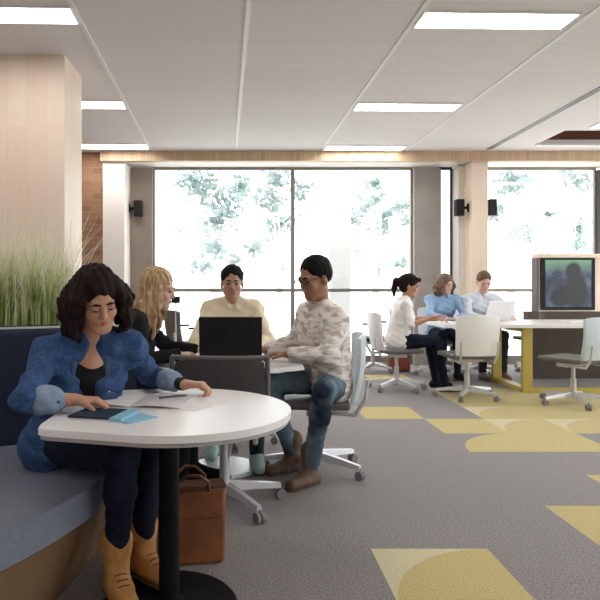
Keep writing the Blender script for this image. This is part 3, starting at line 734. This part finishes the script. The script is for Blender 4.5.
def person(label, J, head, top, bottom, shoes, skin, hair, res=.007, female=False, sleeve=1.0, curl=(.6, .6), palm=((0, 0, -1), (0, 0, -1)), hdir=(None, None), extra=None, s=1.0, foldamp=.004, tt=.010):
    base = (J['hip'][0], J['hip'][1], 0)
    t = thing('person', label, 'person', base)
    hp, fwd, pitch, roll = head; H = A(hp); B = head_basis(fwd, pitch, roll)
    def L(x, y, z): return H+B@(A((x, y, z))*s)
    hip, neck = A(J['hip']), A(J['neck']); sl, sr = A(J['shL']), A(J['shR']); hl, hr = A(J['hipL']), A(J['hipR'])
    mid = (sl+sr)/2; low = (hl+hr)/2; sx = (sl-sr); sx = sx/np.linalg.norm(sx); hx = nrm_(hl-hr)
    up = nrm_(mid-low); fr = nrm_(np.cross(sx, up)); 
    if fr@A(J.get('fwd', fwd)) < 0: fr = -fr
    cr = .098 if female else .112
    def torso(F, g, amp=1):
        w = .062 if female else .075
        ch = mid-up*.11; wa = low+(ch-low)*.5
        F.cap(hl*.62+low*.38, hr*.62+low*.38, .100+g, .100+g, .05)
        for q in (-1, 1):
            F.cap(low+hx*q*.075, wa+sx*q*w*.8, .102+g, cr*.9+g, .05)
            F.cap(wa+sx*q*w*.8, ch+sx*q*w, cr*.9+g, cr+g, .05)
        F.cap(sl-up*.01, sr-up*.01, .052+g, .052+g, .06)
        F.cap(sl, neck, .045+g, .045+g*.6, .05); F.cap(sr, neck, .045+g, .045+g*.6, .05)
        if female:
            for q in (-1, 1): F.ell(ch+sx*q*.075+fr*.075-up*.02, (.055+g, .055+g, .055+g), k=.05)
    def arm(F, side, g, upto=1.0, ru=.046, re=.037, rw=.025):
        sh, el, wr = A(J['sh'+side]), A(J['el'+side]), A(J['wr'+side])
        if female: ru, re, rw = ru*.88, re*.9, rw*.92
        F.cap(sh, el, ru+g, re+g, .03)
        if upto > .5:
            k = (upto-.5)*2; e = el+(wr-el)*k; F.cap(el, e, re+g, re+(rw-re)*k+g, .03)
    def leg(F, side, g, up2=1.0):
        h, kn, an = A(J['hip'+side]), A(J['kn'+side]), A(J['an'+side])
        th = .078 if female else .084
        F.cap(h, kn, th+g, .055+g, .04)
        m = kn+(an-kn)*.3; e = kn+(an-kn)*up2
        F.cap(kn, m, .052+g, .052+g, .03); F.cap(m, e, .052+g, .036+g+(0 if female else .006), .03)
    # ---- body
    F = Field(); torso(F, -.02)
    if top[0] == 'jacket': F.ell(mid+fr*.03-up*.045, (.07, .068, .07), k=.04)
    for sd in 'LR':
        arm(F, sd, 0); leg(F, sd, -.014)
        an, toe = A(J['an'+sd]), A(J['toe'+sd]); F.cap(an, an+(toe-an)*.45-A((0, 0, .01)), .026, .016, .02)
    for qi, sd in enumerate('LR'):
        wr, el = A(J['wr'+sd]), A(J['el'+sd]); d = nrm_(wr-el) if hdir[qi] is None else nrm_(hdir[qi])
        hand(F, wr, d, palm[qi], 1 if sd == 'L' else -1, curl[qi], .93 if female else 1.0)
    F.cap(neck-up*.03, L(0, -.022, -.05), .053 if not female else .045, .05 if not female else .043, .03)
    def E(c, r, k=.02, sub=False): F.ell(L(*c), A(r)*s, B, k*s, sub)
    E((0, -.012, .035), (.074, .094, .086)); E((0, .03, -.04), (.056, .060, .078), .03)
    F.cap(L(0, .066, -.096), L(0, .060, -.09), .021*s, .021*s, .025)
    for q in (-1, 1):
        F.cap(L(q*.052, .0, -.055), L(q*.018, .062, -.095), .016*s, .018*s, .025)
        E((q*.035, .062, -.028), (.024, .020, .022), .02)
        E((q*.031, .098, .003), (.017, .013, .011), .012, True)
        F.ell(L(q*.031, .078, .003), A((.0125, .0125, .0125))*s, B, .004)
        E((q*.077, -.008, -.015), (.009, .018, .030), .008)
    F.cap(L(-.035, .080, .022), L(.035, .080, .022), .011*s, .011*s, .015)
    F.cap(L(0, .088, .012), L(0, .104, -.026), .008*s, .0105*s, .010)
    for q in (-1, 1): F.cap(L(q*.008, .094, -.029), L(q*.010, .090, -.030), .008*s, .007*s, .006)
    F.cap(L(-.016, .083, -.058), L(.016, .083, -.058), .009*s, .009*s, .012)
    body = fobj('body', F, skin, t, base, res)
    # face pieces
    f2 = Field()
    for q in (-1, 1): f2.cap(L(q*.002, .0935, -.054), L(q*.025, .083, -.0575), .0052*s, .003*s, .003); f2.cap(L(q*.002, .092, -.0615), L(q*.022, .083, -.0598), .006*s, .003*s, .003)
    fobj('lips', f2, 'lip', t, base, .0025)
    for q in (-1, 1):
        f2 = Field().ell(L(q*.031, .0785, .003), A((.013, .0128, .0095))*s, B); fobj('eye', f2, 'iris' if res > .006 else 'eyewhite', t, base, .0025)
        f2 = Field().chain([L(q*.013, .0935, .024), L(q*.030, .092, .0268), L(q*.048, .080, .020)], [.0042*s, .0045*s, .003*s], .004); fobj('eyebrow', f2, hair[1], t, base, .0025)
        if res < .006:
            f2 = Field().ell(L(q*.031, .087, -.0005), A((.006, .0045, .006))*s, B); fobj('iris', f2, 'iris', t, base, .002)
            f2 = Field().ell(L(q*.031, .0795, .0065), A((.0155, .0140, .0085))*s, B); fobj('eyelid', f2, skin, t, base, .0025)
            f2 = Field().chain([L(q*.018, .0905, .0005), L(q*.031, .0945, -.001), L(q*.045, .087, .001)], [.0016, .002, .0016], .002); fobj('eyelash', f2, 'iris', t, base, .0015)
    # ---- hair
    f = Field(); kind, hm = hair
    def HE(c, r, k=.02, sub=False): f.ell(L(*c), A(r)*s, B, k*s, sub)
    rg = np.random.default_rng(abs(hash(label)) % 1000 if False else len(label))
    if kind == 'short':
        HE((0, -.020, .050), (.084, .098, .086)); HE((0, -.052, .012), (.076, .058, .062)); HE((0, .118, -.03), (.095, .075, .118), .01, True)
        for q in (-1, 1): HE((q*.09, .03, -.06), (.03, .06, .06), .01, True)
    if kind in ('bob', 'long', 'pony'):
        HE((0, -.020, .048), (.088, .102, .088)); HE((0, -.045, .0), (.084, .072, .09))
        HE((0, .118, -.04), (.074, .075, .118), .01, True)
    if kind in ('bob', 'long'):
        n = 30; bz = -.155 if kind == 'bob' else -.30
        for i in range(n):
            am = 122 if kind == 'bob' else 128; a = math.radians(-am+2*am*i/(n-1))  # 0 = back
            x, y = math.sin(a), -math.cos(a)
            R1 = .086 if kind == 'bob' else .080; fl = (.117 if kind == 'bob' else .085)
            ph = rg.uniform(0, 6.28); zl = bz*rg.uniform(.8, 1.05)
            if abs(math.degrees(a)) > 115: zl *= .92
            pts_ = []; rs_ = []
            for q in range(9):
                u = q/8; R_ = R1+(fl-R1)*(math.sin(u*.78*math.pi) if kind == 'bob' else .6*math.sin(min(1, u*1.3)*math.pi/2))
                wv = (.015 if kind == 'bob' else .010)*math.sin(u*11+ph)
                zz = .085*(1-u)+zl*u
                yy = y*(R_+wv)*1.05-.012
                xx = x*(R_+wv)*(.35+.65*min(1, u*2.2+.2))
                if u < .2: yy = yy*.7
                pts_.append(L(xx, yy, zz)); rs_.append((.024 if kind == 'bob' else .019)*(1-.45*u)*s)
            f.chain(pts_, rs_, .012)
    if kind == 'pony':
        f.chain([L(0, -.10, .05), L(0, -.15, .02), L(0, -.155, -.06), L(0, -.14, -.14)], [.03, .035, .03, .012], .02)
        f.chain([L(0.05, .07, .09), L(.0, .09, .085), L(-.05, .07, .09)], [.016]*3, .03)
    amp = .006 if kind in ('bob', 'long') else .003
    f.fold = lambda X, Y, Z: amp*np.sin(X*130+Z*25)*np.sin(Y*120+Z*18+1)
    fobj('hair', f, hm, t, base, max(res, .0055))
    # ---- clothes
    g = tt
    G = Field(); torso(G, g)
    if not (top[0] == 'cardigan'): pass
    for sd in 'LR': arm(G, sd, g*1.1, sleeve)
    if top[0] == 'jacket':   # hangs below the waist
        G.cap(hl+A((0, 0, -.02)), hr+A((0, 0, -.02)), .105, .105, .05)
        # opening at the front
        BJ = np.stack([sx, fr, up], 1); G.ell(mid+fr*.17-up*.11, (.028, .115, .25), BJ, .008, True); G.cap(neck+fr*.075+up*.03, mid+fr*.13-up*.04, .036, .028, .008, True)
        # collar
        pass
    if top[0] == 'vneck': G.cap(neck+fr*.09+up*.02, mid+fr*.14-up*.12, .035, .015, .01, True)
    if top[0] == 'crew': G.cap(neck+fr*.02-up*.005, neck+fr*.02+up*.01, .064, .062, .01)
    if top[0] == 'tee': G.ell(neck+fr*.05+up*.035, (.055, .055, .04), k=.01, sub=True)
    if top[0] == 'shirt':
        G.cap(neck+fr*.07+up*.03, mid+fr*.12-up*.03, .03, .01, .01, True)
        for q in (-1, 1): G.chain([neck-fr*.05+sx*q*.02+up*.02, neck+sx*q*.055+up*.015, neck+sx*q*.03+fr*.075-up*.02], [.014, .014, .010], .008)
    fa = foldamp
    G.fold = lambda X, Y, Z: fa*(np.sin(X*38+Z*55+Y*20)*np.sin(Z*34-Y*42)+.6*np.sin(Y*70+X*31-Z*60))
    fobj(top[2], G, top[1], t, base, res)
    if extra: extra(t, base, L, J, dict(sx=sx, up=up, fr=fr, mid=mid, low=low, neck=neck))
    P_ = Field(); P_.cap(hl*.62+low*.38, hr*.62+low*.38, .108, .108, .05)
    for q in (-1, 1): P_.cap(low+hx*q*.07, low+hx*q*.065+up*.08, .104, .09, .04)
    for sd in 'LR': leg(P_, sd, .006, 1.0 if shoes[2] != 'boot' else .92)
    P_.fold = lambda X, Y, Z: .003*np.sin(X*45+Z*40)*np.sin(Z*50-Y*45)
    fobj('trousers', P_, bottom, t, base, res)
    for sd in 'LR':
        an, toe = A(J['an'+sd]), A(J['toe'+sd]); d = toe-an; d[2] = 0; d = nrm_(d); z0 = J.get('zf', 0.0)
        heel = A((an[0], an[1], 0))-d*.035; side = np.cross(d, (0, 0, 1)); tp = heel+d*.235
        Q = Field(); zz = A((0, 0, z0))
        for q in (-1, 1): Q.cap(heel+zz+A((0, 0, .045))+side*q*.006, heel+d*.10+zz+A((0, 0, .045))+side*q*.012, .035, .036, .02); Q.cap(heel+d*.10+zz+A((0, 0, .045))+side*q*.012, tp-d*.03+zz+A((0, 0, .036))+side*q*.010, .034, .028, .02)
        Q.cap(heel+d*.05+zz+A((0, 0, .06)), an+A((0, 0, .0 if shoes[2] != 'boot' else .10)), .045, .056 if shoes[2] == 'boot' else .040, .03)
        if shoes[2] == 'boot': Q.cap(an+A((0, 0, .085)), an+A((0, 0, .105)), .062, .064, .01)
        # flatten the bottom
        Q.fold = lambda X, Y, Z, z0=z0: np.where(Z < z0+.014, .2, 0)+X*0+Y*0
        so = fobj(shoes[0], Q, shoes[1], t, base, min(res, .006), 1)
        Q2 = Field()
        for q in (-1, 1): Q2.cap(heel+zz+A((0, 0, .012))+side*q*.012, heel+d*.11+zz+A((0, 0, .012))+side*q*.010, .030, .034, .01); Q2.cap(heel+d*.11+zz+A((0, 0, .012))+side*q*.013, tp-d*.028+zz+A((0, 0, .012))+side*q*.008, .034, .030, .01)
        Q2.fold = lambda X, Y, Z, z0=z0: np.where((Z < z0+.002) | (Z > z0+.02), .2, 0)+X*0+Y*0
        fobj('sole', Q2, 'sole', so, (0, 0, 0) if False else base, .006, 1)
        if shoes[2] == 'boot' and res < .006:
            bm = bmesh.new()
            for q in range(5):
                c = heel+d*(.07+.022*q)+zz+A((0, 0, .112-.012*q)); c = Vector(c-A(base)); tube(bm, [c-Vector(side)*.022, c+Vector(d)*.006+Vector((0, 0, .006)), c+Vector(side)*.022], .0028, 6)
            from_bm('laces', bm, 'leatherd', so)
    return t

# ---- the woman in denim
def w1_extra(t, base, L, J, D):
    neck, mid, up, fr, sx = D['neck'], D['mid'], D['up'], D['fr'], D['sx']
    f = Field()
    for q in (-1, 1): f.chain([neck-fr*.06+sx*q*.0+up*.03, neck-fr*.045+sx*q*.045+up*.03, neck+sx*q*.066+up*.018, neck+sx*q*.062+fr*.06-up*.03, mid+sx*q*.066+fr*.105-up*.075], [.016, .016, .018, .021, .012], .006)
    tag(fobj('collar', f, 'denimcollar', t, base, .0052), 'turned down denim collar')
    for q in (-1, 1):
        c = mid-up*.135+sx*q*.082+fr*.142; BJ = np.stack([sx, nrm_(fr+up*.15), up], 1)
        f = Field().ell(c, (.034, .010, .022), BJ); fobj('pocket_flap', f, 'denimcollar', t, base, .0045)
    f = Field()
    for q in (-1, 1):
        f.cap(D['mid']+D['sx']*q*.03+D['fr']*.036-D['up']*.085, D['low']+D['sx']*q*.03+D['fr']*.035+D['up']*.06, .078, .076, .04)
    fobj('black_top', f, 'blackcloth', t, base, .006)
    for sd in 'LR':
        el, wr = A(J['el'+sd]), A(J['wr'+sd]); k = .35 if sd == 'R' else .52
        a = el+(wr-el)*k; b = el+(wr-el)*(k+.17)
        f = Field(); f.cap(a, b, .055 if sd == 'R' else .048, .050 if sd == 'R' else .043, .01); f.fold = lambda X, Y, Z: .002*np.sin(X*90+Z*70+Y*50)
        tag(fobj('sleeve_cuff', f, 'denimcuff', t, base, .0055), 'pale rolled denim cuff')
    el, wr = A(J['elL']), A(J['wrL']); d = nrm_(wr-el); c = wr-d*.02
    f = Field().cap(c-d*.007, c+d*.007, .0275, .0275, .004)
    fobj('wristwatch', f, 'blackplastic', t, base, .004)
    # pocket flaps with buttons
    for q in (-1, 1):
        c = D['mid']-D['up']*.115+D['sx']*q*.075+D['fr']*.135
        bm = bmesh.new(); bmesh.ops.create_icosphere(bm, subdivisions=2, radius=.006, matrix=Matrix.Translation(Vector(c-A(base)))); from_bm('button', bm, 'alu', t, smooth=True)
    f = Field(); n = A(D['neck']); f.chain([n+D['sx']*.045+D['fr']*.05-D['up']*.02, n+D['fr']*.085-D['up']*.07, n-D['sx']*.045+D['fr']*.05-D['up']*.02], [.003]*3, .003); fobj('necklace', f, 'leatherd', t, base, .003)
J = dict(hip=(-.73, 2.55, .54), neck=(-.60, 2.40, 1.0), shL=(-.45, 2.46, .945), shR=(-.745, 2.34, .935), elL=(-.40, 2.66, .80), wrL=(-.232, 2.50, .785), elR=(-.755, 2.11, .795), wrR=(-.595, 2.17, .785),
         hipL=(-.66, 2.60, .545), hipR=(-.80, 2.50, .545), knL=(-.36, 2.36, .56), knR=(-.44, 2.24, .56), anL=(-.40, 2.46, .115), anR=(-.475, 2.30, .115), toeL=(-.30, 2.36, .05), toeR=(-.38, 2.12, .05), zf=.013, fwd=(.5, -.8, 0))
person('young woman with dark wavy hair in blue denim jacket and tan boots at near table', J, ((-.545, 2.29, 1.145), (.5, -.86, 0), 26, -8),
       ('jacket', 'denim', 'denim_jacket'), 'inkpants', ('boot', 'boot', 'boot'), 'skin1', ('bob', 'hairdark'), .0052, True, .80, (1.5, 1.0), hdir=((1, -.15, .02), (1, .2, -.08)), extra=w1_extra, s=.97, foldamp=.0055)

# ---- blonde woman
J = dict(hip=(-.76, 3.62, .56), neck=(-.60, 3.63, 1.02), shL=(-.62, 3.79, .97), shR=(-.60, 3.46, .97), elL=(-.48, 3.90, .80), wrL=(-.27, 3.86, .785), elR=(-.55, 3.42, .78), wrR=(-.36, 3.56, .785),
         hipL=(-.76, 3.71, .56), hipR=(-.76, 3.53, .56), knL=(-.34, 3.74, .56), knR=(-.34, 3.56, .56), anL=(-.30, 3.72, .1), anR=(-.34, 3.50, .1), toeL=(-.2, 3.7, .04), toeR=(-.24, 3.47, .04), fwd=(1, 0, 0))
person('blonde woman in a black blazer seen in profile at the round table', J, ((-.495, 3.62, 1.175), (1, -.12, 0), 12, 0),
       ('vneck', 'blackcloth', 'blazer'), 'blackcloth', ('shoe', 'blackcloth', 'shoe'), 'skin2', ('long', 'hairblond'), .0065, True, .95, (.7, .8), s=1.0)
# ---- man in pale yellow
J = dict(hip=(-.055, 4.60, .56), neck=(-.058, 4.45, 1.08), shL=(.105, 4.46, 1.025), shR=(-.22, 4.46, 1.025), elL=(.20, 4.30, .80), wrL=(.06, 4.08, .785), elR=(-.32, 4.30, .80), wrR=(-.17, 4.08, .785),
         hipL=(.03, 4.60, .56), hipR=(-.14, 4.60, .56), knL=(.12, 4.20, .57), knR=(-.2, 4.20, .57), anL=(.11, 3.95, .1), anR=(-.2, 4.22, .1), toeL=(.12, 3.80, .04), toeR=(-.2, 4.08, .04), fwd=(0, -1, 0))
person('man with short black hair in pale yellow shirt facing the viewer behind black laptop', J, ((-.057, 4.37, 1.215), (0.03, -1, 0), 6, 0),
       ('shirt', 'creamshirt', 'shirt'), 'darkjeans', ('shoe', 'tealshoe', 'shoe'), 'skin3', ('short', 'hairblack'), .007, False, .95, (.5, .5), s=1.0)
# ---- man in the sweater
def m3_extra(t, base, L, J, D):
    bm = bmesh.new(); o_ = A(base)
    for q in (-1, 1):
        P_ = [Vector(L(q*.033+.023*math.cos(a*math.tau/12), .105, .004+.017*math.sin(a*math.tau/12))-o_) for a in range(13)]; tube(bm, P_, .0025, 6)
        tube(bm, [Vector(L(q*.056, .104, .01)-o_), Vector(L(q*.080, .02, .008)-o_), Vector(L(q*.082, -.01, .0)-o_)], .0022, 6)
    tube(bm, [Vector(L(-.01, .106, .01)-o_), Vector(L(.01, .106, .01)-o_)], .0025, 6)
    from_bm('glasses', bm, 'blackplastic', t)
J = dict(hip=(.58, 3.83, .57), neck=(.49, 3.68, 1.08), shL=(.56, 3.52, 1.00), shR=(.44, 3.86, 1.02), elL=(.51, 3.42, .79), wrL=(.285, 3.55, .79), elR=(.36, 3.98, .82), wrR=(.16, 3.86, .785),
         hipL=(.58, 3.74, .57), hipR=(.56, 3.92, .57), knL=(.47, 3.37, .60), knR=(.18, 3.76, .58), anL=(.425, 3.60, .1), anR=(.34, 3.86, .1), toeL=(.31, 3.50, .04), toeR=(.20, 3.78, .04), fwd=(-.9, -.3, 0))
person('man with short black hair in cream and brown patterned sweater and jeans, seated side-on', J, ((.450, 3.60, 1.24), (-.85, -.52, 0), 16, 0),
       ('crew', 'sweater', 'patterned_sweater'), 'jeans', ('shoe', 'brownshoe', 'boot'), 'skin4', ('short', 'hairblack'), .0065, False, .93, (.6, .7), extra=m3_extra, s=1.03, foldamp=.005, tt=.016)
# ---- far woman in the white T-shirt
J = dict(hip=(1.80, 6.9, .56), neck=(1.90, 6.9, 1.03), shL=(1.88, 7.06, .98), shR=(1.87, 6.74, .98), elL=(2.00, 7.10, .80), wrL=(2.28, 6.98, .80), elR=(1.90, 6.64, .76), wrR=(2.12, 6.62, .84),
         hipL=(1.80, 6.98, .56), hipR=(1.80, 6.82, .56), knL=(2.20, 6.96, .56), knR=(2.22, 6.78, .56), anL=(2.28, 7.0, .1), anR=(2.30, 6.74, .1), toeL=(2.4, 7.0, .04), toeR=(2.42, 6.74, .04), fwd=(1, 0, 0))
person('woman with dark tied-back hair in white T-shirt at left end of long table', J, ((1.95, 6.9, 1.19), (.95, -.25, 0), 12, 0),
       ('tee', 'whiteshirt', 't_shirt'), 'inkpants', ('shoe', 'blackcloth', 'shoe'), 'skin1', ('pony', 'hairdark'), .0085, True, .38, (.6, .6), s=1.05)
# ---- woman in the light blue shirt
J = dict(hip=(2.66, 8.0, .56), neck=(2.66, 7.84, 1.06), shL=(2.82, 7.84, 1.01), shR=(2.48, 7.84, 1.01), elL=(2.86, 7.64, .82), wrL=(2.72, 7.46, .79), elR=(2.42, 7.64, .82), wrR=(2.56, 7.46, .79),
         hipL=(2.74, 8.0, .56), hipR=(2.58, 8.0, .56), knL=(2.76, 7.6, .56), knR=(2.56, 7.6, .56), anL=(2.76, 7.62, .1), anR=(2.56, 7.62, .1), toeL=(2.76, 7.5, .04), toeR=(2.56, 7.5, .04), fwd=(0, -1, 0))
person('woman with brown wavy hair in a light blue shirt behind the long table', J, ((2.66, 7.77, 1.215), (.5, -.85, 0), 18, -8),
       ('shirt', 'blueshirt', 'shirt'), 'inkpants', ('shoe', 'blackcloth', 'shoe'), 'skin2', ('bob', 'hairbrown'), .0085, True, .95, (.6, .6), s=1.0)
# ---- man in the pale shirt
J = dict(hip=(3.20, 8.0, .56), neck=(3.14, 7.82, 1.08), shL=(3.34, 7.82, 1.01), shR=(2.95, 7.82, 1.01), elL=(3.46, 7.62, .83), wrL=(3.36, 7.42, .79), elR=(2.90, 7.60, .82), wrR=(3.02, 7.46, .79),
         hipL=(3.28, 8.0, .56), hipR=(3.12, 8.0, .56), knL=(3.34, 7.6, .56), knR=(3.08, 7.6, .56), anL=(3.34, 7.62, .1), anR=(3.08, 7.62, .1), toeL=(3.34, 7.5, .04), toeR=(3.08, 7.5, .04), fwd=(0, -1, 0))
person('man with short auburn hair in a very pale blue shirt behind the long table', J, ((3.14, 7.72, 1.24), (-.1, -1, 0), 24, 0),
       ('shirt', 'paleshirt', 'shirt'), 'darkjeans', ('shoe', 'brownshoe', 'shoe'), 'skin2', ('short', 'hairauburn'), .0085, False, .95, (.6, .6), s=1.05)
